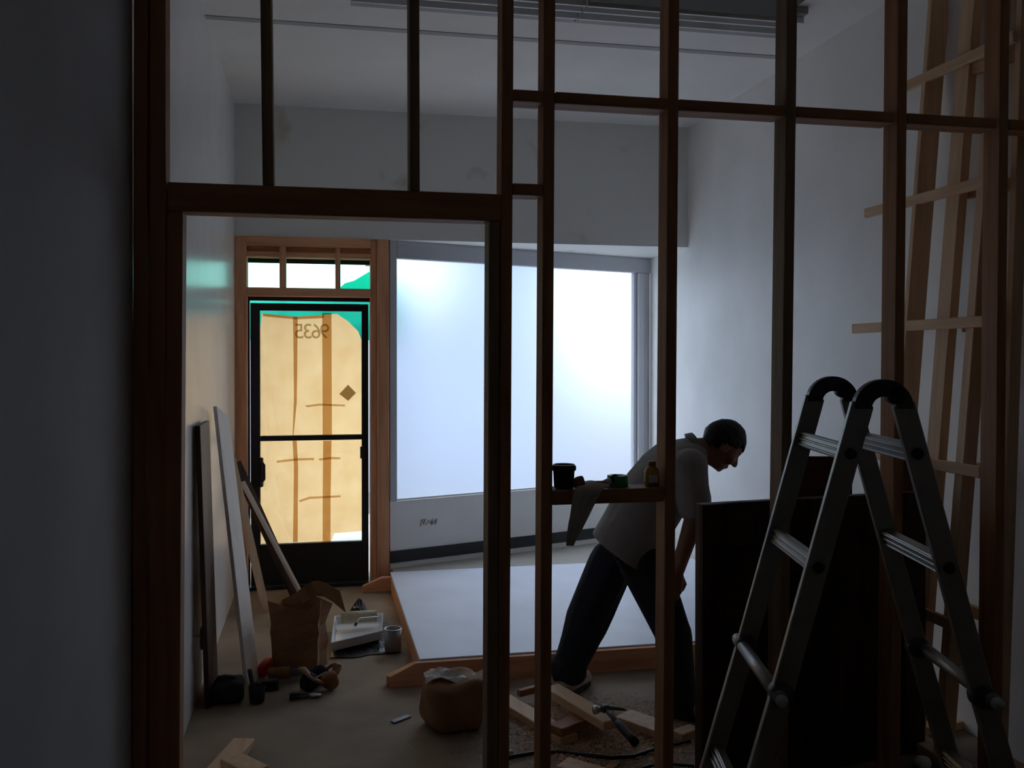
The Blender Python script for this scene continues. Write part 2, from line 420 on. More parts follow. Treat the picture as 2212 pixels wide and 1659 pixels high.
# house number painted on the street side, so it reads backwards from in here
def text_mesh(body, size, M, m, name, parent):
    cu = bpy.data.curves.new('t', 'FONT'); cu.body = body; cu.size = size; cu.align_x = 'LEFT'; cu.resolution_u = 3
    o = bpy.data.objects.new('t', cu); C.objects.link(o)
    me = bpy.data.meshes.new_from_object(o.evaluated_get(bpy.context.evaluated_depsgraph_get()))
    mb = MB(); mb.add([M @ v.co for v in me.vertices], [tuple(p.vertices) for p in me.polygons])
    bpy.data.objects.remove(o); bpy.data.curves.remove(cu); bpy.data.meshes.remove(me)
    return mb.build(name, m, parent)
a = onY(713, 731, YP - .014)
cap = (onY(713, 699, YP - .014) - a).length
for i, ch in enumerate('9635'):
    base = onY(713 - i * 18.5, 731 - (0 if i else 0), YP - .014)
    M = Matrix.Translation(base) @ Matrix(((-1, 0, 0, 0), (0, 0, 1, 0), (0, 1, 0, 0), (0, 0, 0, 1)))
    text_mesh(ch, cap / .70, M, number_m, 'number_digit', paper)

# ---------------------------------------------------------------- ceiling bits
lA = G(472, 38, ZC); lB = G(1690, 124, ZC)
o = MB().beam((XL, lA.y, ZC - .002), (lB.x, lB.y, ZC - .002), .05, .004, (0, 1, 0)).build('trim_2', strip_m); struct(o, 'thin grey strip across the ceiling')
fx = [G(755, 14, 3.30), G(1236, 45, 3.30), G(1688, 75, 3.30)]
yb0 = (fx[1].y + fx[2].y) / 2
LABF = ['long grey ribbed ceiling fixture, left half near the ceiling strip', 'long grey ribbed ceiling fixture, right half near the ceiling strip']
for k in range(2):
    xa, xb = fx[k].x + .004, fx[k + 1].x - .004
    t = thing('ceiling_fixture', LABF[k], 'light fixture', ((xa + xb) / 2, yb0 - .14, 3.26), 'ceiling fixtures')
    MB().minmax((xa, yb0 - .30, 3.305), (xb, yb0, ZC)).build('housing', fix_m, t, .004)
    MB().minmax((xa, yb0 - .085, 3.285), (xb, yb0, 3.305)).build('side_band', fix_m, t)
    for q, h in ((.085, .035), (.165, .03), (.24, .03)):
        MB().minmax((xa, yb0 - q - .014, 3.305 - h), (xb, yb0 - q, 3.305)).build('louvre_blade', fixlip_m, t)
dk = [G(1262, 6, 3.31), G(1685, 31, 3.31)]
o = MB().minmax((dk[0].x, dk[1].y - .75, 3.285), (dk[1].x, dk[1].y - .02, ZC)).build('trim_3', dark_box_m, None, .004); struct(o, 'dark boxed panel on the ceiling')

# ================================================================ stud partition
YS = 3.0; SD = .089
part = thing('stud_partition', 'open timber stud wall with a framed doorway, crossing the room', 'wall frame', (1.0, YS + .045, 0))
def stud(name, pxt, pxb, z0, z1, w=.038, edge='R', m=stud_m, y0=YS, d=SD):
    """front-face edge at image rows 0 and 1659 gives the lean"""
    a = onY(pxt, 0, y0); b = onY(pxb, 1659, y0)
    def xat(z): return b.x + (a.x - b.x) * (z - b.z) / (a.z - b.z)
    s = -w / 2 if edge == 'R' else w / 2
    mb = MB(); mb.beam((xat(z0) + s, y0 + d / 2, z0), (xat(z1) + s, y0 + d / 2, z1), w, d, (1, 0, 0))
    return mb.build(name, m, part, .003)
ztop = ZC - .04
HT, HB = 2.143, 2.054
stud('stud', 289, 285, .04, ztop, .040, 'L')
stud('stud', 322, 322, .04, ztop, .048, 'L')
stud('jack_stud', 362, 352, .04, HB, .048, 'L')
stud('stud', 1110, 1100, .04, ztop, m=stud_m)
stud('jack_stud', 1082, 1075, .04, HB, .036, m=studdark_m)
stud('stud', 1200, 1190, .04, ztop)
stud('stud', 1468, 1455, .04, ztop)
stud('stud', 1723, 1702, .04, ztop, m=studdark_m)
stud('stud', 1962, 1945, .04, ztop)
stud('stud', 2182, 2165, .04, ztop)
stud('cripple_stud', 562, 584, HT, ztop, .034, 'L', studdark_m)
stud('cripple_stud', 906, 910, HT, ztop, .032, 'R', studdark_m)
def xs(px, py=400, y=YS): return onY(px, py, y).x
MB().minmax((xs(362), YS, HB), (xs(1083), YS + SD, HT)).build('header', studx_m, part, .003)
def block(pa, pb, za, zb, m=studx_m, y0=YS, d=SD, py=230):
    return MB().minmax((xs(pa, py), y0, za), (xs(pb, py), y0 + d, zb)).build('noggin', m, part, .003)
zb_ = 2.491
for a, b in ((1109, 1174), (1200, 1441), (1467, 1696), (1721, 1934), (1961, 2154)):
    block(a, b, zb_ - .038, zb_)
MB().minmax((xs(2181, 230), YS, zb_ - .038), (XR, YS + SD, zb_)).build('noggin', studx_m, part, .003)
block(1108, 1172, 2.143, 2.181, py=400)
block(1193, 1434, 1.110, 1.158, py=1080, d=.10)
MB().minmax((XL, YS, 0), (xs(352, 1600) , YS + SD, .038)).build('sole_plate', studx_m, part, .003)
MB().minmax((xs(1060, 1600), YS, 0), (XR, YS + SD, .038)).build('sole_plate', studx_m, part, .003)
MB().minmax((XL, YS, ztop), (XR, YS + SD, ZC)).build('top_plate', studx_m, part, .003)

# ================================================================ frame leaning on the right wall
lf = thing('leaning_wall_frame', 'pale timber frame leaning on the right wall behind the ladder', 'wall frame', (2.6, 3.7, 0))
def lx(z): return 2.42 + .083 * z          # tilt: foot stands off the wall
def lstud(y, w, d, z0=.04, z1=3.2, m=pine_m):
    MB().beam((lx(z0), y, z0), (lx(z1), y, z1), d, w, (1, 0, 0)).build('stud', m, lf, .003)
def lyat(px, py):
    z = 1.6 + (775 - py) / 2000 * 4.0; return onX(px, py, lx(z)).y
lstud(lyat(2002, 330) , .030, .089)
lstud(lyat(2075, 330), .085, .040)
lstud(lyat(2110, 700), .05, .06)
MB().beam((2.585, 3.125, .04), (2.69, 3.125, 3.2), .05, .034, (1, 0, 0)).build('stud', pine_m, lf, .003)
for z in (2.80, 2.29, 1.735, 1.15, .565):
    MB().beam((2.625 + .025 * z, 3.145, z), (2.60 + .02 * z, 3.40, z), .03, .05, (1, 0, 0)).build('rail', piney_m, lf, .003)
for yy, z in ((155, 2.84), (420, 2.30), (702, 1.745), (990, 1.165), (1300, .555)):
    yfar = {155: lyat(1935, 210), 420: lyat(1882, 465), 702: lyat(1857, 712), 990: lyat(1900, 985), 1300: lyat(1935, 1270)}[yy]
    MB().beam((lx(z) - .035, 3.10, z), (lx(z) - .035, yfar, z), .022, .045, (1, 0, 0)).build('rail', piney_m, lf, .003)
MB().beam((lx(0) - .0, 3.10, .02), (lx(0), 4.0, .02), .089, .038, (1, 0, 0)).build('bottom_plate', piney_m, lf, .003)

# ================================================================ platform
pf = thing('low_platform', 'low white topped platform edged with timber in front of the shop window', 'platform', (1.6, 5.5, 0))
A = G(906, 1424, .12); B = G(841, 1231, .12)
px0, py0, py1 = A.x, A.y, 6.45
x_l0, x_l1 = A.x, B.x
XRP = XR - .01
MB().prism([(x_l0, py0, .10), (XRP, py0, .10), (XRP, py1, .10), (x_l1, py1, .10)], (0, 0, .02)).build('top_sheet', platform_m, pf, .003)
def bevelboard(y, d, x0, ext, h=.118):
    q = [(x0 - ext, y, 0), (XRP, y, 0), (XRP, y, h), (x0 - ext + .13, y, h), (x0 - ext, y, h * .45)]
    return MB().prism(q, (0, d, 0)).build('edge_board', cedarx_m, pf, .002)
bevelboard(py0 - .032, .030, x_l0, .15, .112)
bevelboard(py0, .036, x_l0 - .0, .16, .098)
bevelboard(py1 - .06, .04, x_l1, .19, .098)
MB().prism([(x_l0 - .0, py0 + .036, 0), (x_l0 + .036, py0 + .036, 0), (x_l1 + .036, py1 - .06, 0), (x_l1, py1 - .06, 0)], (0, 0, .1)).build('side_board', cedar_m, pf, .002)

# ================================================================ dark door slab and reddish panels behind the studs
def standing(name, label, cat, pl, pr, zt0, zt1, thick, m, group=None, rails=True):
    """upright slab between two floor points, top edge running zt0 -> zt1"""
    pl, pr = V((pl.x, pl.y, 0)), V((pr.x, pr.y, 0)); u = (pr - pl); ln = u.length; u.normalize(); nrm = V((-u.y, u.x, 0))
    t = thing(name, label, cat, (pl + pr) / 2, group)
    MB().prism([pl, pr, pr + V((0, 0, zt1)), pl + V((0, 0, zt0))], nrm * thick).build('panel', m, t, .003)
    if rails:
        f = -nrm * .012
        for k0, k1 in ((0, .10), (.45, .55), (.90, 1.0)):
            MB().prism([pl + u * (ln * k0), pl + u * (ln * k1), pl + u * (ln * k1) + V((0, 0, zt0 + (zt1 - zt0) * k1)), pl + u * (ln * k0) + V((0, 0, zt0 + (zt1 - zt0) * k0))], f).build('stile', m, t, .002)
        for k0, k1, z0, z1 in ((.10, .45, 0, .12), (.55, .90, 0, .12), (.10, .45, .90, 1.03), (.55, .90, .90, 1.03)):
            MB().prism([pl + u * (ln * k0) + V((0, 0, z0)), pl + u * (ln * k1) + V((0, 0, z0)), pl + u * (ln * k1) + V((0, 0, z1)), pl + u * (ln * k0) + V((0, 0, z1))], f).build('rail', m, t, .002)
    return t
sl = P(1514, 1090, 3.40); sr = P(1996, 1062, 3.78)
standing('door_slab', 'dark stained panelled door slab standing on edge behind the studs', 'door slab', sl, sr, sl.z, sr.z, .04, darkwood_m)
ra, rb = P(1716, 986, 3.80), P(1842, 986, 3.88)
standing('plywood_panel', 'reddish panel showing above the dark door slab, left of the ladder hinge', 'panel', ra, rb, ra.z, rb.z, .015, redwood_m, 'reddish panels', False)
ra, rb = P(1908, 986, 3.92), P(1976, 988, 3.96)
standing('plywood_panel', 'narrow reddish panel showing above the dark door slab, right of the ladder hinge', 'panel', ra, rb, ra.z, rb.z, .015, redwood_m, 'reddish panels', False)

# ================================================================ folding ladder
ld = thing('folding_ladder', 'aluminium multi-position folding ladder set up as an A-frame before the studs', 'ladder', P(1850, 1700, 2.39) * 1.0)
ld.location.z = 0; WL[ld.name].z = 0
Rr = V((RT.x, RT.y, 0)).normalized(); Ff = V((FW.x, FW.y, 0)).normalized()
hingeF = P(1906, 893, 2.20); hingeB = P(1797, 886, 2.58)
Wd = (hingeB - hingeF); Wd.z = 0; lw = Wd.length; Wd.normalize()
Sd = V((Wd.y, -Wd.x, 0))                      # spread direction (image right)
if Sd.dot(Rr) < 0: Sd = -Sd
hz = (hingeF.z + hingeB.z) / 2 + .018
org = V((hingeF.x, hingeF.y, 0))
def L(s, w, z): return org + Sd * s + Wd * w + V((0, 0, z))
HR = .070                                      # hinge arch radius (outer)
railw = .052
mid_z = .80
def leg(sign, w, name='rail'):
    top = L(sign * .048, w, hz + .012); 
    s_mid = sign * (.049 + (hz - mid_z) * .275); s_bot = sign * (.049 + hz * .275)
    mid = L(s_mid, w, mid_z); bot = L(s_bot, w, .03)
    ax = (mid - top).normalized()
    MB().beam(top, mid, railw, .022, Sd).build('upper_rail', alu_m, ld, .003)
    MB().beam(mid - ax * .0, bot, railw, .026, Sd).build('lower_rail', alu_m, ld, .003)
    MB().beam(bot + ax * -.03, bot + ax * .03, railw + .01, .034, Sd).build('rubber_foot', rubber_m, ld, .004)
    return top, mid, bot
def arch(w):
    c = L(0, w, hz); prof = []
    n = 16
    for k in range(n + 1):
        a = math.pi * k / n; prof.append(c + Sd * (HR * math.cos(a)) + V((0, 0, HR * math.sin(a))))
    for k in range(n + 1):
        a = math.pi * (1 - k / n); prof.append(c + Sd * (.029 * math.cos(a)) + V((0, 0, .029 * math.sin(a))))
    mb = MB(); half = n + 1; vs = []; th = .028
    for p in prof: vs += [p - Wd * th / 2, p + Wd * th / 2]
    N = len(prof); fs = []
    for i in range(n):
        o1, o2 = i, i + 1; i1, i2 = N - 1 - i, N - 2 - i
        fs += [(2 * o1, 2 * o2, 2 * i2, 2 * i1), (2 * o1 + 1, 2 * i1 + 1, 2 * i2 + 1, 2 * o2 + 1), (2 * o1, 2 * o1 + 1, 2 * o2 + 1, 2 * o2), (2 * i1, 2 * i2, 2 * i2 + 1, 2 * i1 + 1)]
    fs += [(0, 2 * (N - 1), 2 * (N - 1) + 1, 1), (2 * n, 2 * n + 1, 2 * (n + 1) + 1, 2 * (n + 1))]
    mb.add(vs, fs)
    o = mb.build('hinge', aludark_m, ld, .002)
    M = Matrix((Sd, Wd, V((0, 0, 1)))).transposed()
    mb = MB().lathe([(.001, -.019), (.021, -.019), (.021, .019), (.001, .019)], c + V((0, 0, .031)) + Sd * .031, 14, M @ Matrix.Rotation(math.pi / 2, 3, 'X'))
    mb.build('hinge_disc', rubber_m, o)
for w in (0, lw):
    arch(w)
    for sgn in (-1, 1): leg(sgn, w)
def rung(sign, z, wide=.034):
    s = sign * (.049 + (hz - z) * .275)
    a, b = L(s, .012, z), L(s, lw - .012, z)
    mb = MB()
    sl = (Sd * sign * .275 - V((0, 0, 1))).normalized(); nn = sl.cross(Wd).normalized()
    mb.beam(a, b, wide, .026, sl)
    for q in (-.36, 0, .36): mb.beam(a + nn * .0 + sl * (wide * q), b + sl * (wide * q), .006, .034, sl)
    mb.build('rung', alu_m, ld, .002)
    for w in (-.014, lw + .014):
        M = Matrix((Sd, V((0, 0, 1)), Wd)).transposed()
        MB().lathe([(.001, -.004), (.013, -.004), (.013, .004), (.001, .004)], L(s, w, z), 12, M).build('rivet', rubber_m, ld)
for sg in (-1, 1):
    for z in (hz - .106, hz - .376, .50, .24): rung(sg, z, .042)
    # mid-height locking joints and the bar joining them
    s = sg * (.049 + (hz - mid_z) * .275)
    MB().tube([L(s + sg * .012, -.045, mid_z), L(s + sg * .012, lw + .045, mid_z)], .017, 12).build('locking_bar', alu_m, ld)
    for w in (0, lw):
        M = Matrix((Sd, V((0, 0, 1)), Wd)).transposed()
        MB().lathe([(.001, -.024), (.026, -.024), (.030, -.014), (.030, .014), (.026, .024), (.001, .024)], L(s, w, mid_z), 18, M).build('joint', aludark_m, ld)
        MB().lathe([(.001, -.03), (.014, -.03), (.014, .03), (.001, .03)], L(s + sg * .012, w - .03 if w == 0 else w + .03, mid_z), 12, M).build('joint_knob', metal_m, ld)

# ================================================================ things on the noggin shelf
ZS = 1.159
def SH(px, y=YS + .05): return V((onY(px, 1060, y).x, y, ZS))
c = SH(1218, YS + .055)
jar = thing('paint_pot', 'small black pot with a metal rimmed lid on the crosspiece', 'pot', c)
MB().lathe([(.028, 0), (.034, .004), (.036, .05), (.037, .062)], c, 22).build('body', nylon_m, jar)
MB().lathe([(.040, .060), (.042, .064), (.042, .074), (.038, .078), (.034, .078), (.034, .070), (.001, .070)], c, 22).build('lid', rubber_m, jar)
mb = MB(); mb.tube([c + V((.037 * math.cos(k * math.pi / 10), .037 * math.sin(k * math.pi / 10), .0795)) for k in range(21)], .002, 6); mb.build('rim', metal_m, jar)
c = SH(1250, YS + .03)
tag(crumple(MB().ellipsoid(c + V((0, 0, .022)), .022, .02, .022), .008, 40, 3, ZS).build('putty_lump', leather_m), 'small brown lump beside the black pot on the crosspiece', 'putty')
# rag drooping over the front of the noggin
rg = MB(); nu, nv = 9, 16; vs = []
for j in range(nv + 1):
    t = j / nv
    for i in range(nu + 1):
        u = i / nu - .5
        if t < .25:
            q = t / .25; x = onY(1285 + u * 70, 1055, YS).x; y = YS + .055 - .06 * q; z = ZS + .004 + .018 * (1 - abs(u) * 1.2) * (1 - q * .5)
        else:
            q = (t - .25) / .75; wid = 62 * (1 - .78 * q) ; cx = 1268 - 38 * q
            pyb = 1056 + 122 * q
            w = onY(cx + u * wid, pyb, YS - .008); x, z = w.x, w.z; y = YS - .008 - .012 * abs(math.sin(u * 9 + q * 2)) * (1 - .3 * q)
        vs.append(V((x, y, z)))
fs = [(j * (nu + 1) + i, j * (nu + 1) + i + 1, (j + 1) * (nu + 1) + i + 1, (j + 1) * (nu + 1) + i) for j in range(nv) for i in range(nu)]
rg.add(vs, fs, True)
o = rg.build('hanging_rag', rag_m); m_ = o.modifiers.new('thick', 'SOLIDIFY'); m_.thickness = .003; m_.offset = 1
tag(o, 'dirty grey rag draped over the crosspiece, hanging to a point', 'rag')
# brush with a yellowish handle
br = thing('paint_brush', 'brush with a yellowed wooden handle lying between rag and green tape', 'brush', SH(1300, YS + .03))
h0, h1, h2 = onY(1268, 1052, YS + .04), onY(1305, 1046, YS + .04), onY(1332, 1038, YS + .045)
h0.z = ZS + .012; h1.z = ZS + .016; h2.z = ZS + .03
MB().tube([h0, h0.lerp(h1, .5), h1], [.006, .010, .008], 8).build('handle', yellow_m, br)
MB().tube([h1, h1.lerp(h2, .5)], [.010, .013], 8).build('ferrule', metal_m, br)
MB().tube([h1.lerp(h2, .5), h2], [.013, .016], 8).build('bristles', nylon_m, br)
c = SH(1334, YS + .06)
tp = thing('tape_roll', 'roll of green masking tape on the crosspiece', 'tape', c)
ring = [(.022, 0), (.036, 0), (.036, .038), (.022, .038), (.022, 0)]
mb = MB(); vs = []; n = 24
for r_, z_ in ring[:4]:
    for k in range(n): a = 2 * math.pi * k / n; vs.append(c + V((r_ * math.cos(a), r_ * math.sin(a), z_)))
mb.add(vs, [(j * n + k, j * n + (k + 1) % n, ((j + 1) % 4) * n + (k + 1) % n, ((j + 1) % 4) * n + k) for j in range(4) for k in range(n)], True)
mb.build('tape', green_m, tp)
mb = MB(); vs = []
for r_, z_ in ((.0195, .001), (.0218, .001), (.0218, .037), (.0195, .037)):
    for k in range(n): a = 2 * math.pi * k / n; vs.append(c + V((r_ * math.cos(a), r_ * math.sin(a), z_)))
mb.add(vs, [(j * n + k, j * n + (k + 1) % n, ((j + 1) % 4) * n + (k + 1) % n, ((j + 1) % 4) * n + k) for j in range(4) for k in range(n)], True)
mb.build('core', whitepaper_m, tp)
c = SH(1408, YS + .05)
yb_ = thing('yellow_bottle', 'yellow plastic bottle against the stud on the crosspiece', 'bottle', c)
MB().lathe([(.020, 0), (.026, .004), (.026, .050), (.022, .060), (.012, .066), (.012, .070)], c, 18).build('body', yellow_m, yb_)
MB().lathe([(.014, .069), (.014, .084), (.010, .086)], c, 14).build('cap', yellow_m, yb_)
MB().minmax(c + V((-.02, -.0275, .014)), c + V((.012, -.0255, .040))).build('label', whitepaper_m, yb_)

# ================================================================ the man bending over
def HP(px, py, d): return P(px, py, d)
D0 = 4.33
fwd = V((FW.x, FW.y, 0)).normalized(); rgt = V((RT.x, RT.y, 0)).normalized(); upv = V((0, 0, 1))
def loft(mb, secs, n=20):
    """secs: centre, half along profile axis, half along depth axis, profile axis"""
    vs = []; fs = []
    for c_, a_, b_, ax in secs:
        for k in range(n):
            t = 2 * math.pi * k / n; vs.append(c_ + ax * (a_ * math.cos(t)) + fwd * (b_ * math.sin(t)))
    for i in range(len(secs) - 1):
        for k in range(n): fs.append((i * n + k, i * n + (k + 1) % n, (i + 1) * n + (k + 1) % n, (i + 1) * n + k))
    fs.append(tuple(range(n))[::-1]); fs.append(tuple((len(secs) - 1) * n + k for k in range(n)))
    mb.add(vs, fs, True); return mb
pax = (rgt * .84 - upv * .55).normalized()
pax2 = (rgt * .70 - upv * .72).normalized()
def torso(mb, k, low=True):
    s = [(HP(1344, 1198, D0), .168 * k, .190 * k, pax), (HP(1368, 1150, D0), .160 * k, .180 * k, pax), (HP(1393, 1104, D0), .163 * k, .182 * k, pax),
         (HP(1420, 1062, D0), .160 * k, .190 * k, pax), (HP(1446, 1022, D0), .150 * k, .198 * k, pax), (HP(1472, 992, D0), .128 * k, .195 * k, pax), (HP(1494, 972, D0), .085 * k, .13 * k, pax), (HP(1507, 962, D0), .062, .075, pax)]
    return loft(mb, s)
shN, shF = HP(1490, 1008, 4.16), HP(1484, 1004, 4.50)
elN, elF = HP(1500, 1118, 4.08), HP(1512, 1110, 4.46)
wrN, wrF = HP(1464, 1232, 4.04), HP(1458, 1226, 4.40)
hipB, kneB, ankB = HP(1322, 1215, 4.42), HP(1268, 1345, 4.42), HP(1226, 1450, 4.40)
hipF, kneF, ankF = HP(1392, 1215, 4.26), HP(1452, 1362, 4.12), HP(1473, 1525, 4.13)
pelv = HP(1352, 1188, D0)
# head frame: local x = face direction, z = crown
hup = (rgt * .70 + upv * .714).normalized()
hfw = (rgt * .714 - upv * .70).normalized()
hfw = (hfw + fwd * .12).normalized(); hup = (hup - hfw * hup.dot(hfw)).normalized(); hlf = hup.cross(hfw)
HM = Matrix((hfw, hlf, hup)).transposed()
hc = HP(1560, 960, D0 - .01)
def headfn(q, p):
    x, y, z = q
    t = max(0.0, -p.z)
    y *= 1 - .34 * t ** 1.3
    if p.x > 0: x = x * (1 - .10 * t) + .006 * t
    else: x *= 1 - .42 * t
    if p.z > 0: x -= .004
    return V((x, y, z))
def head(mb, inf=0.0):
    mb.ellipsoid(hc, .098 + inf, .077 + inf, .116 + inf, HM, 28, 20, headfn)
    return mb
hl = lambda x, y, z: hc + HM @ V((x, y, z))
body = MB()
torso(body, .86)
head(body)
body.capsule(HP(1492, 975, D0), hl(-.022, 0, -.05), .062, .056)
body.capsule(hl(.088, 0, .012), hl(.112, 0, -.026), .009, .014, 10)       # nose
body.ellipsoid(hl(.106, .010, -.030), .010, .010, .008); body.ellipsoid(hl(.106, -.010, -.030), .010, .010, .008)
body.ellipsoid(hl(.086, 0, -.058), .012, .024, .0055, HM); body.ellipsoid(hl(.084, 0, -.068), .012, .021, .006, HM)   # lips
body.ellipsoid(hl(.045, 0, -.072), .042, .046, .036, HM); body.ellipsoid(hl(.070, 0, -.092), .016, .020, .014, HM)                  # chin
for s in (-1, 1):
    body.capsule(hl(.088, s * .014, .030), hl(.074, s * .046, .028), .009, .007, 8)    # brows
    body.ellipsoid(hl(.078, s * .031, .010), .012, .014, .009, HM)                      # eyes
    body.ellipsoid(hl(-.008, s * .078, -.004), .018, .008, .031, HM)                    # ears
    body.ellipsoid(hl(.060, s * .044, -.030), .026, .022, .024, HM)                     # cheeks
for sh, el, wr in ((shN, elN, wrN), (shF, elF, wrF)):
    body.capsule(sh, el, .056, .044); body.capsule(el, wr, .044, .030)
def hand(mb, wr, dirv, palm_n, thumb_s):
    d = dirv.normalized(); n = (palm_n - d * palm_n.dot(d)).normalized(); a = d.cross(n) * thumb_s
    for k in (-.5, 0, .5):
        mb.capsule(wr + a * (.018 * k), wr + d * .085 + a * (.052 * k), .019, .017, 10)
    for i, (ln, off) in enumerate(((.072, .033), (.082, .011), (.076, -.011), (.060, -.033))):
        b0 = wr + d * .090 + a * off
        b1 = b0 + (d * .9 + n * .42).normalized() * (ln * .45)
        b2 = b1 + (d * .45 + n * .9).normalized() * (ln * .33)
        b3 = b2 + (n * 1.0 - d * .1).normalized() * (ln * .25)
        mb.capsule(b0 - d * .02, b1, .0098, .009, 8); mb.capsule(b1, b2, .009, .0082, 8); mb.capsule(b2, b3, .0082, .0072, 8)
    t0 = wr + d * .025 + a * .024; t1 = t0 + (d * .6 + a * .75 + n * .3).normalized() * .042; t2 = t1 + (d * .9 + a * .15 + n * .5).normalized() * .032
    mb.capsule(t0, t1, .0135, .011, 8); mb.capsule(t1, t2, .011, .0085, 8)
hand(body, wrN, (wrN - elN).normalized() + rgt * .1, rgt * -.3 + fwd * .9, 1)
hand(body, wrF, (wrF - elF).normalized() + rgt * .1, rgt * -.3 - fwd * .9, -1)
for hp, kn, an in ((hipB, kneB, ankB), (hipF, kneF, ankF)):
    body.capsule(hp, kn, .085, .060); body.capsule(kn, an, .060, .042)
    body.capsule(an, V((an.x, an.y, .05)), .042, .036)
person = remesh(body, 'person', skin_m, None, .0062, 3)
tag(person, 'man in a grey short-sleeved shirt and dark jeans bending forward over the floor', 'person')
# shirt
sh = MB(); torso(sh, 1.0)
sh.capsule(shN, shN.lerp(elN, .78), .083, .076); sh.capsule(shF, shF.lerp(elF, .78), .083, .076)
sh.ellipsoid(shN - upv * .0, .085, .085, .085); sh.ellipsoid(shF, .085, .085, .085)
crumple(sh, .010, 11, 5)
remesh(sh, 'shirt', shirt_m, person, .0075, 5)
col = MB()
cc = HP(1506, 966, D0); cax = (rgt * .62 + upv * .35).normalized()
cA = cax.orthogonal().normalized(); cB = cax.cross(cA); vs = []; n = 24
for r_, h_ in ((.062, -.02), (.066, .014), (.071, .012), (.082, -.02)):
    for k in range(n): a = 2 * math.pi * k / n; vs.append(cc + cA * (r_ * math.cos(a)) + cB * (r_ * 1.05 * math.sin(a)) + cax * h_)
col.add(vs, [(j * n + k, j * n + (k + 1) % n, ((j + 1) % 4) * n + (k + 1) % n, ((j + 1) % 4) * n + k) for j in range(4) for k in range(n)], True)
col.build('collar', shirt_m, person)
# jeans
je = MB()
loft(je, [(HP(1352, 1185, D0), .112, .150, pax), (HP(1350, 1205, D0), .138, .172, pax), (HP(1356, 1228, D0), .120, .165, pax2), (HP(1362, 1248, D0), .05, .10, pax2)])
for hp, kn, an, r in ((hipB, kneB, ankB, (.112, .096, .074)), (hipF, kneF, ankF, (.112, .080, .066))):
    je.capsule(hp, kn, r[0], r[1]); je.capsule(kn, an, r[1], r[2])
    je.capsule(an + upv * .03, an - upv * .005, r[2], r[2] * 1.02)
crumple(je, .022, 12, 9)
je.capsule(ankB + upv * .02 - rgt * .01, ankB + upv * .005 + rgt * .02, .078, .076)
crumple(je, .010, 30, 2)
remesh(je, 'jeans', jeans_m, person, .0085, 4)
# hair cap: short, crown and back of the head
hm = MB(); hm.ellipsoid(hc, .098 + .009, .077 + .008, .116 + .009, HM, 44, 30, headfn)
keep = []
for f in hm.f:
    c_ = sum((hm.v[i] for i in f), V()) / len(f); q = HM.transposed() @ (c_ - hc)
    line = .052 + .012 * math.sin(q.y * 60)
    if q.x > .045: ok = q.z > line
    elif q.x > -.03: ok = q.z > .030 - (.045 - q.x) * .35
    else: ok = q.z > -.055 + .2 * abs(q.y)
    if ok: keep.append(f)
hm2 = MB(); hm2.add(hm.v, keep, True)
used = sorted({i for f in keep for i in f}); mp = {i: k for k, i in enumerate(used)}
hm3 = MB(); hm3.add([hm.v[i] + noise.noise_vector(hm.v[i] * 60) * .003 for i in used], [tuple(mp[i] for i in f) for f in keep], True)
o = hm3.build('hair', hair_m, person); so = o.modifiers.new('thick', 'SOLIDIFY'); so.thickness = .014; so.offset = -1
# shoes
def shoe(an, toe):
    toe = toe.normalized(); base = V((an.x, an.y, 0)); sd = toe.cross(upv)
    mb = MB()
    mb.capsule(base - toe * .04 + upv * .055, base + toe * .16 + upv * .042, .044, .036, 14, sd, 1.05)
    mb.capsule(base - toe * .03 + upv * .05, base + upv * .10, .042, .042)
    for i, p in enumerate(mb.v): mb.v[i] = V((p.x, p.y, max(.022, p.z)))
    s_ = remesh(mb, 'shoe', shoe_m, person, .006, 3)
    q = []
    for k in range(20):
        a = 2 * math.pi * k / 20; l_ = math.cos(a); w_ = math.sin(a)
        q.append(base + toe * (.06 + .145 * l_) + sd * ((.044 if l_ > 0 else .040) * w_))
    MB().prism([p + upv * .001 for p in q], upv * .026).build('sole', sole_m, s_, .003)
shoe(ankB, rgt * .55 + fwd * .8)
shoe(ankF, rgt * .8 - fwd * .35)

# ================================================================ boards against the left wall
def board(label, name, p0, p1, w, d, side, m, group='boards leaning on the left wall'):
    o = MB().beam(p0, p1, w, d, side).build(name, m, None, .002); tag(o, label, 'board', group); return o
whitewood_m = wood('primed_board', (.86, .80, .74), (.76, .70, .64))
b0 = G(545, 1482); t0 = onX(478, 890, XL + .055)
board('long pale primed board leaning on the left wall, tallest of the leaning boards', 'leaning_board', b0 + V((0, 0, .015)), t0, .25, .018, (.12, 1, 0), whitewood_m)
b1 = onX(457, 1425, XL + .06); b1.z = .003; t1 = onX(459, 902, XL + .022); t1.y = b1.y
board('dark upright board flat against the left wall behind the pale board', 'leaning_board', b1, t1, .36, .022, (0, 1, 0), darkwood_m)
b2 = G(640, 1292) + V((0, 0, .012)); t2 = onX(509, 1000, XL + .03)
board('slanted board with a dark face reaching toward the door corner', 'leaning_board', b2, t2, .075, .02, (.75, .65, 0), darkwood_m)
dirv = (t2 - b2).normalized()
board('pale slanted strip lying on the dark slanted board', 'leaning_strip', b2 + V((.042, -.035, .0)), t2 + V((.045, -.035, -.12)), .022, .03, (.75, .65, 0), whitewood_m)
b3 = G(574, 1322) + V((0, 0, .012)); t3 = onX(500, 990, XL + .03)
board('tan board leaning between the pale board and the slanted dark board', 'leaning_board', b3, t3, .05, .02, (.75, .65, 0), pine_m)
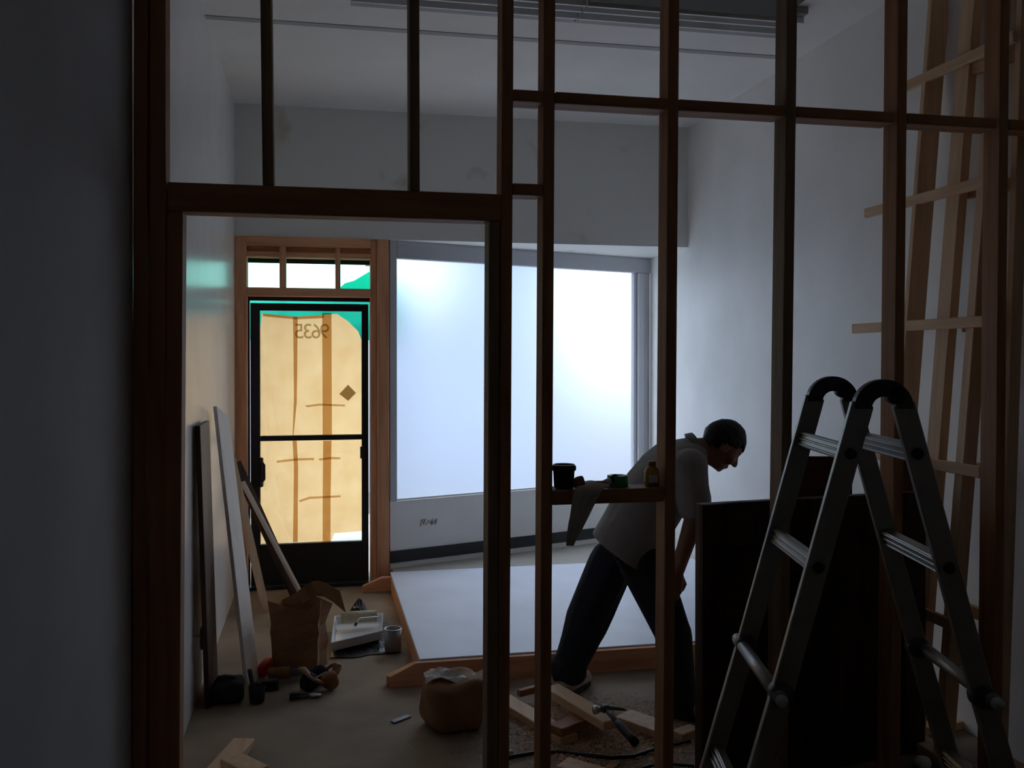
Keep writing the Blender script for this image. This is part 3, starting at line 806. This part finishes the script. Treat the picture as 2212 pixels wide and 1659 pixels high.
# loose cable hanging from a wall box
cbx0 = onX(436, 1375, XL)
wb = thing('wall_box', 'small yellowish cable hanging out of a box low on the left wall', 'cable', cbx0)
MB().minmax((XL, cbx0.y - .035, cbx0.z - .055), (XL + .008, cbx0.y + .035, cbx0.z + .055)).build('cover_plate', greyframe_m, wb, .002)
MB().tube([cbx0 + V((.008, 0, .01)), cbx0 + V((.05, -.01, .0)), cbx0 + V((.045, -.05, -.05)), cbx0 + V((.03, -.08, -.12)), cbx0 + V((.035, -.09, -.16))], [.007, .008, .008, .007, .006], 8).build('cable', wire_m, wb)

# ================================================================ paper bag
c = G(645, 1446)
bagt = thing('paper_bag', 'tall brown paper bag standing open with its rim folded out', 'bag', c)
def pbag(c, w, d, h, lean, rot, flare):
    M = rotz(rot); vs = []; lv = 9; ring = [(-1, -1), (-.3, -1.02), (.4, -1), (1, -1), (.86, 0), (1, 1), (.3, 1.03), (-.4, 1), (-1, 1), (-.86, 0)]
    for j in range(lv):
        t = j / (lv - 1); k = 1 + flare * max(0, t - .75) * 4 * .5
        for x, y in ring:
            q = M @ V((x * w / 2 * k, y * d / 2 * k, 0)); vs.append(c + q + lean * t + V((0, 0, h * t + (.03 * math.sin(x * 3 + y * 2) if j == lv - 1 else 0))))
    n = len(ring); fs = [(j * n + k, j * n + (k + 1) % n, (j + 1) * n + (k + 1) % n, (j + 1) * n + k) for j in range(lv - 1) for k in range(n)] + [tuple(range(n))]
    return MB().add(vs, fs)
mb = crumple(pbag(c, .24, .18, .35, V((.01, 0, 0)), -.25, .25), .014, 14, 1, .002)
o = mb.build('bag', bag_m, bagt); so = o.modifiers.new('t', 'SOLIDIFY'); so.thickness = .002
top = c + V((.06, .01, .34))
mb = MB(); vs = []
for j in range(5):
    for i in range(7):
        u, v = i / 6, j / 4
        vs.append(top + V((-.07 + .22 * u, .02 + .05 * math.sin(u * 5), .0)) + V((.03 * v, -.02 * v, .05 + .05 * math.sin(u * 3) - .09 * v * (.6 + u * .6))))
mb.add(vs, [(j * 7 + i, j * 7 + i + 1, (j + 1) * 7 + i + 1, (j + 1) * 7 + i) for j in range(4) for i in range(6)])
o = mb.build('torn_flap', bag_m, bagt); so = o.modifiers.new('t', 'SOLIDIFY'); so.thickness = .002
# red plastic wad
c = P(574, 1425, 4.66)
tag(crumple(MB().ellipsoid(V((c.x, c.y, .05)), .038, .038, .048, None, 22, 14), .022, 22, 4, .002).build('red_plastic_wad', red_m), 'crumpled red plastic wad beside the tall paper bag', 'plastic')

# ================================================================ tools by the wall
c = G(490, 1524)
tb = thing('tool_bag', 'squat black nylon tool bag on the floor by the left wall', 'tool bag', c)
mb = crumple(MB().ellipsoid(c + V((0, .07, .055)), .08, .085, .06, None, 26, 16, lambda q, p: V([math.copysign(abs(p[i]) ** .55, p[i]) * (.075, .08, .055)[i] for i in range(3)])), .016, 14, 2, .001); mb.build('body', nylon_m, tb)
MB().tube([c + V((-.055, .07, .09)), c + V((-.04, .04, .118)), c + V((.02, .035, .118)), c + V((.05, .07, .09))], .009, 8).build('handle', nylon_m, tb)
MB().minmax(c + V((-.03, -.022, .02)), c + V((.03, -.002, .07))).build('pocket', nylon_m, tb, .005)
c = G(555, 1517)
cu = thing('tool_holster', 'black round tool holster with a stick handle standing near the pale board foot', 'holster', c)
MB().lathe([(.030, 0), (.034, .006), (.038, .075), (.034, .078), (.034, .02), (.001, .02)], c, 18).build('cup', nylon_m, cu)
MB().tube([c + V((-.01, 0, .03)), c + V((-.035, .02, .15))], .011, 8).build('tool_handle', rubber_m, cu)
c = G(612, 1478)
dr_ = thing('hand_drill', 'brown and black hand drill lying beside the paper bag', 'drill', c)
MB().tube([c + V((-.07, .03, .045)), c + V((.03, .02, .05))], .030, 12).build('motor_body', leather_m, dr_)
MB().tube([c + V((.03, .02, .05)), c + V((.065, .015, .05)), c + V((.09, .012, .05))], [.022, .018, .012], 12).build('chuck', tool_m, dr_)
MB().tube([c + V((-.05, .03, .03)), c + V((-.06, -.05, .025))], .019, 10).build('grip', rubber_m, dr_)
MB().minmax(c + V((-.10, -.09, .0)), c + V((-.02, -.045, .05))).build('battery', rubber_m, dr_, .006)
c = G(690, 1495)
tbt = thing('tool_belt', 'brown leather tool belt heaped on the floor with pouches', 'tool belt', c)
mb = MB(); loop = []
for k in range(25):
    a = 2 * math.pi * k / 24; loop.append(c + V((-.0 + .085 * math.cos(a), .06 + .06 * math.sin(a), .075 + .03 * math.sin(a * 2 + 1))))
mb.tube(loop, .022, 8, (0, 0, 1), .35, False); mb.build('belt', leather_m, tbt)
for i, (x, y, m_) in enumerate(((-.05, .02, nylon_m), (.05, .02, leather_m), (.0, .11, nylon_m))):
    mb = crumple(MB().ellipsoid(c + V((x, y, .045)), .048, .035, .047, None, 18, 12), .012, 20, i + 3, .001); mb.build('pouch', m_, tbt)
MB().beam(c + V((-.03, -.03, .075)), c + V((.03, -.02, .10)), .018, .006, (0, 1, 0)).build('buckle', metal_m, tbt, .002)
c = G(668, 1508)
pl = thing('pliers', 'steel pliers lying in front of the leather tool belt', 'pliers', c)
for s in (-1, 1):
    MB().tube([c + V((-.09, s * .022, .012)), c + V((-.04, s * .018, .012)), c + V((.0, 0, .012))], [.008, .008, .007], 8).build('handle', rubber_m, pl)
    MB().tube([c + V((.0, 0, .012)), c + V((.025, s * .010, .012)), c + V((.055, s * .003, .012))], [.009, .009, .004], 8).build('jaw', metal_m, pl)

# ================================================================ paint roller tray, can, black sheet
q = [G(722, 1358), G(828, 1352), G(826, 1392), G(714, 1420)]
ctr = sum(q, V()) / 4
sheet = MB(); nx, ny = 18, 14; vs = []
s0, s1, s2, s3 = G(735, 1338), G(838, 1345), G(862, 1412), G(716, 1424)
peak = G(775, 1347)
for j in range(ny + 1):
    for i in range(nx + 1):
        u, v = i / nx, j / ny
        p = s0.lerp(s1, u).lerp(s3.lerp(s2, u), v)
        p = p + V((noise.noise(p * 9) * .03, noise.noise(p * 9 + V((3, 1, 2))) * .03, .004 + abs(noise.noise(p * 14)) * .012))
        dd = (V((p.x, p.y, 0)) - peak).length; p.z += .17 * max(0, 1 - dd / .12) ** 1.3
        vs.append(p)
sheet.add(vs, [(j * (nx + 1) + i, j * (nx + 1) + i + 1, (j + 1) * (nx + 1) + i + 1, (j + 1) * (nx + 1) + i) for j in range(ny) for i in range(nx)])
o = sheet.build('plastic_sheet', plastic_m); so = o.modifiers.new('t', 'SOLIDIFY'); so.thickness = .002
tag(o, 'crumpled black plastic sheet peaking up behind the roller tray', 'plastic sheet')
tr = thing('roller_tray', 'white paint roller tray on the black plastic sheet', 'tray', ctr + V((0, 0, .02)))
lift = V((0, 0, .035))
inset = lambda k, z: [ctr + (p - ctr) * k + V((0, 0, z)) for p in q]
mb = MB(); rings = [inset(1.0, .075), inset(.97, .075), inset(.90, .035), inset(.86, .03)]
out = inset(.90, .02); rings = [inset(1.0, .078), inset(.95, .078), inset(.88, .034)]
vs = [p for r in rings for p in r] + inset(.9, .022)
fs = [(j * 4 + k, j * 4 + (k + 1) % 4, (j + 1) * 4 + (k + 1) % 4, (j + 1) * 4 + k) for j in range(2) for k in range(4)] + [(8, 9, 10, 11)] + [(k, (k + 1) % 4, 12 + (k + 1) % 4, 12 + k) for k in range(4)] + [(12, 13, 14, 15)]
mb.add(vs, fs); mb.build('basin', tray_m, tr, .004)
a, b = ctr + (q[0] - ctr) * .62, ctr + (q[1] - ctr) * .62
ax = (b - a).normalized()
ro = thing('paint_roller', 'cream nap paint roller resting in the white tray', 'paint roller', ctr + V((0, 0, .08)))
mb = MB(); mb.tube([a.lerp(b, -.08) + V((0, -.03, .095)), a.lerp(b, 1.08) + V((0, -.03, .095))], .034, 16); mb.build('nap_sleeve', roller_m, ro)
e = a.lerp(b, 1.08) + V((0, -.03, .095))
mb = MB(); mb.tube([e, e + ax * .02, e + ax * .02 + V((-.02, -.06, .01)), e + V((-.10, -.08, .012)), e + V((-.115, -.12, .01))], .004, 8); mb.build('wire_frame', metal_m, ro)
mb = MB(); mb.tube([e + V((-.115, -.12, .01)), e + V((-.13, -.17, .0))], .009, 8); mb.build('handle', tool_m, ro)
c = G(849, 1408)
can = thing('paint_can', 'open grey tin can with a bright rim beside the roller tray', 'can', c + V((0, 0, .012)))
n = 24; vs = []; prof = [(.044, 0.012), (.046, .016), (.046, .125), (.048, .127), (.048, .131), (.044, .131), (.044, .03)]
MB().lathe(prof[:3] + [(.043, .125), (.043, .03), (.001, .03)], c, n).build('body', tin_m, can)
mb = MB(); mb.tube([c + V((.046 * math.cos(2 * math.pi * k / 24), .046 * math.sin(2 * math.pi * k / 24), .127)) for k in range(25)], .003, 6); mb.build('rim', metal_m, can)

# ================================================================ floor pieces near the studs
c = G(985, 1590)
pk = thing('cement_sack', 'squat brown paper sack with a folded white top by the doorway stud', 'sack', c)
mb = crumple(MB().ellipsoid(c + V((.01, .13, .105)), .15, .125, .115, rotz(.15), 32, 20, lambda q, p: V([math.copysign(abs(p[i]) ** .45, p[i]) * (.135, .12, .11)[i] for i in range(3)])), .022, 9, 6, .001); mb.build('sack_body', bag_m, pk)
mb = MB(); vs = []
for j in range(5):
    for i in range(9):
        u, v = i / 8, j / 4; vs.append(c + V((-.12 + .26 * u, .06 + .10 * v, .232 + .018 * math.sin(u * 6) - .035 * abs(v - .6) + .01 * math.sin(v * 7 + u * 9))))
mb.add(vs, [(j * 9 + i, j * 9 + i + 1, (j + 1) * 9 + i + 1, (j + 1) * 9 + i) for j in range(4) for i in range(8)])
o = mb.build('folded_top', whitepaper_m, pk); so = o.modifiers.new('t', 'SOLIDIFY'); so.thickness = .006
def offcut(label, pa, pb, w, t, m=None, z=0.0, lift=0.0):
    a, b = G(*pa), G(*pb); a.z = z + t / 2; b.z = z + t / 2 + lift
    o = MB().beam(a, b, t, w, (0, 0, 1)).build('timber_offcut', m or pine_m, None, .003)
    tag(o, label, 'offcut', 'timber offcuts on the floor'); return o
offcut('timber offcut lying in the bottom left doorway, pointing to the camera', (528, 1612), (452, 1700), .09, .035, piney_m)
offcut('short timber offcut crossing the one in the bottom left doorway', (497, 1668), (560, 1700), .09, .030, None, .036)
offcut('longest timber offcut between the two middle studs', (1190, 1532), (1322, 1614), .085, .038, piney_m, .073)
offcut('timber offcut partly hidden behind the narrow middle stud', (1085, 1520), (1230, 1608), .09, .036, piney_m)
offcut('timber offcut lying crosswise under the hammer handle', (1198, 1606), (1300, 1566), .08, .034, studx_m, .037)
offcut('wide timber offcut beside the hammer, near the right middle stud', (1345, 1556), (1440, 1590), .12, .034, pine_m)
offcut('small timber offcut at the foot of the dark cabinet', (1462, 1600), (1500, 1585), .06, .035, pine_m)
offcut('slim timber offcut tucked behind the narrow middle stud', (1120, 1522), (1190, 1503), .03, .03, studx_m, .037)
offcut('flat timber offcut in front of the black cord', (1215, 1655), (1330, 1690), .10, .02, pine_m)
offcut('timber offcut slanting across the black cord end', (1290, 1690), (1330, 1652), .04, .014, studx_m)
o = MB().beam(G(848, 1562) + V((0, 0, .004)), G(884, 1548) + V((0, 0, .004)), .006, .03, (0, 0, 1)).build('metal_scrap', tool_m, None, .001)
tag(o, 'thin grey scrap plate alone on the open floor', 'scrap')
# hammer
hh = thing('hammer', 'claw hammer with a black grip lying on the timber offcuts', 'hammer', G(1310, 1535, .08))
ha, hb = G(1306, 1530, .150), G(1372, 1604, .10)
hd = (hb - ha).normalized(); hs = hd.cross(upv).normalized()
MB().tube([ha, ha.lerp(hb, .45)], .010, 10).build('shaft', tool_m, hh)
MB().tube([ha.lerp(hb, .42), ha.lerp(hb, .55), ha.lerp(hb, .85), hb], [.014, .017, .016, .019], 12).build('grip', rubber_m, hh)
mb = MB(); mb.tube([ha + hs * .012, ha + hs * .028, ha + hs * .034, ha + hs * .05], [.013, .013, .018, .018], 12); mb.build('face', metal_m, hh)
MB().box(ha, (.034, .03, .03), rotz(math.atan2(hs.y, hs.x))).build('head', tool_m, hh, .004)
for s in (-1, 1):
    MB().tube([ha - hs * .012, ha - hs * .045 + hd * .010 + upv.cross(hs) * (s * .004), ha - hs * .08 + hd * .03 + upv.cross(hs) * (s * .010)], [.010, .008, .003], 8).build('claw', tool_m, hh)
# cords
o = MB().tube([G(1080, 1640, .008), G(1112, 1633, .008), G(1150, 1627, .008), G(1205, 1624, .008), G(1260, 1630, .008), G(1322, 1637, .024), G(1370, 1633, .008), G(1420, 1617, .008), G(1490, 1600, .008)], .008, 8).build('extension_cord', cable_m)
tag(o, 'black extension cord snaking across the floor behind the studs', 'cord')
o = MB().tube([G(1370, 1668, .008), G(1400, 1655, .008), G(1440, 1650, .008), G(1500, 1655, .008)], .006, 8).build('thin_cord', cable_m)
tag(o, 'short thin black cord at the foot of the right middle stud', 'cord')
c = G(1101, 1632)
pg = thing('cord_plug', 'white plug on the end of the black cord', 'plug', c)
MB().beam(c + V((-.02, 0, .012)), c + V((.014, 0, .012)), .022, .022, (0, 0, 1)).build('body', whitepaper_m, pg, .004)
for s in (-1, 1): MB().beam(c + V((-.036, s * .006, .012)), c + V((-.02, s * .006, .012)), .007, .0015, (0, 0, 1)).build('prong', metal_m, pg)
# glass jar at the right
c = P(1993, 1690, 3.45); c.z = 0
bt = thing('jar', 'dark jar with a pale dome lid on the floor behind the ladder', 'jar', c)
MB().lathe([(.030, 0), (.036, .005), (.036, .075), (.03, .085)], c, 18).build('body', nylon_m, bt)
MB().lathe([(.030, .084), (.030, .10), (.024, .113), (.010, .118)], c, 18).build('lid', tray_m, bt)
MB().lathe([(.0365, .025), (.0368, .026), (.0368, .052), (.0365, .053)], c, 18).build('label_band', whitepaper_m, bt)
offcut('timber offcut on the floor below the leaning frame', (1960, 1590), (2070, 1570), .06, .035, pine_m)

# wood shavings strewn among the offcuts: far too many to count
mb = MB()
for k in range(8000):
    a = random.gauss(1290, 110); b_ = random.gauss(1590, 45)
    if b_ < 1500 or b_ > 1720: continue
    p = G(a, b_); s = random.uniform(.002, .009); r = rotz(random.uniform(0, 6.28)) @ Matrix.Rotation(random.uniform(-.5, .5), 3, 'X')
    pts = [p + V((0, 0, .005)) + r @ V(w) for w in ((-s, -s * .4, 0), (s, -s * .3, .001), (s * .8, s * .4, .003), (-s * .9, s * .35, .001))]
    mb.add([V((w.x, w.y, max(.001, w.z))) for w in pts], [(0, 1, 2, 3)])
o = mb.build('wood_shavings', mat('sawdust', (.60, .37, .22), .9, var=.2, scale=30)); o['kind'] = 'stuff'; tag(o, 'pale wood shavings strewn among the offcuts', 'shavings')

# pencilled scribble on the low wall
mb = MB(); pts = []
g0 = wp(.30, .48, -.003)
sc_ = [(908, 1137), (912, 1124), (920, 1121), (914, 1132), (921, 1133), (926, 1124), (930, 1131), (934, 1122), (932, 1134), (944, 1121), (940, 1133)]
def onwall(px, py):
    r = ray(px, py); t = (W0 - EYE + wn * -.003).dot(wn) / r.dot(wn); return EYE + r * t
mb.tube([onwall(x, y) for x, y in sc_], .0045, 5); o = mb.build('wall_scribble', pencil_m, bpy.data.objects['wall_front'])

# ================================================================ street outside
slab('street_sidewalk', (-30, 7.0, -.2), (30, 9.8, -.03), mat('pale_sidewalk', (.46, .46, .46), .9, var=.06, scale=2), 'pale concrete sidewalk outside the shop')
slab('street_road', (-60, 9.8, -.25), (60, 60, -.12), mat('asphalt', (.10, .105, .12), .9, var=.15, scale=3), 'grey asphalt road outside the shop')
slab('street_dimming_block', (.85, 12, -.12), (2.5, 16, 3.2), facade_m, 'blue-grey block added across the road to dim the left of the window')  # added block that dims the left part of the frosted pane
slab('street_dimming_block_roof', (.78, 11.9, 3.2), (2.6, 16.2, 3.32), facade_m, 'flat roof of the block added to dim the window')
slab('street_dimming_screen', (-5, 12, -.12), (.845, 12.2, 2.35), facade_m, 'low blue-grey screen added across the road to dim the window')  # added low screen, darkens the pane's left below the transom view
slab('street_wall', (-40, 30, -.12), (40, 30.3, 1.7), facade_m, 'low wall along the far side of the road')
tar = thing('street_tarpaulin', 'teal tarpaulin on poles seen through the door glass', 'tarpaulin', (0, 9.2, 0))
yy = 9.2
prof = [(500, 652), (560, 645), (640, 640), (720, 634), (745, 612), (765, 606), (785, 594), (795, 588), (803, 586), (810, 590)]
vs = []
for x, y in prof:
    for k in range(4):
        w = onY(x, y + (735 - y) * k / 3, yy); vs.append(w + V((0, .03 * math.sin(x * .05 + k), 0)))
mb = MB().add(vs, [(i * 4 + k, (i + 1) * 4 + k, (i + 1) * 4 + k + 1, i * 4 + k + 1) for i in range(len(prof) - 1) for k in range(3)], True)
o = mb.build('sheet', tarp_m, tar); so = o.modifiers.new('t', 'SOLIDIFY'); so.thickness = .004
for x in (505, 610, 700, 805):
    q = onY(x, 700, yy + .06); MB().tube([V((q.x, q.y, -.05)), V((q.x, q.y, 2.18))], .03, 8).build('pole', black_m, tar)
print('tris', sum(len(p.vertices) - 2 for m in bpy.data.meshes for p in m.polygons))
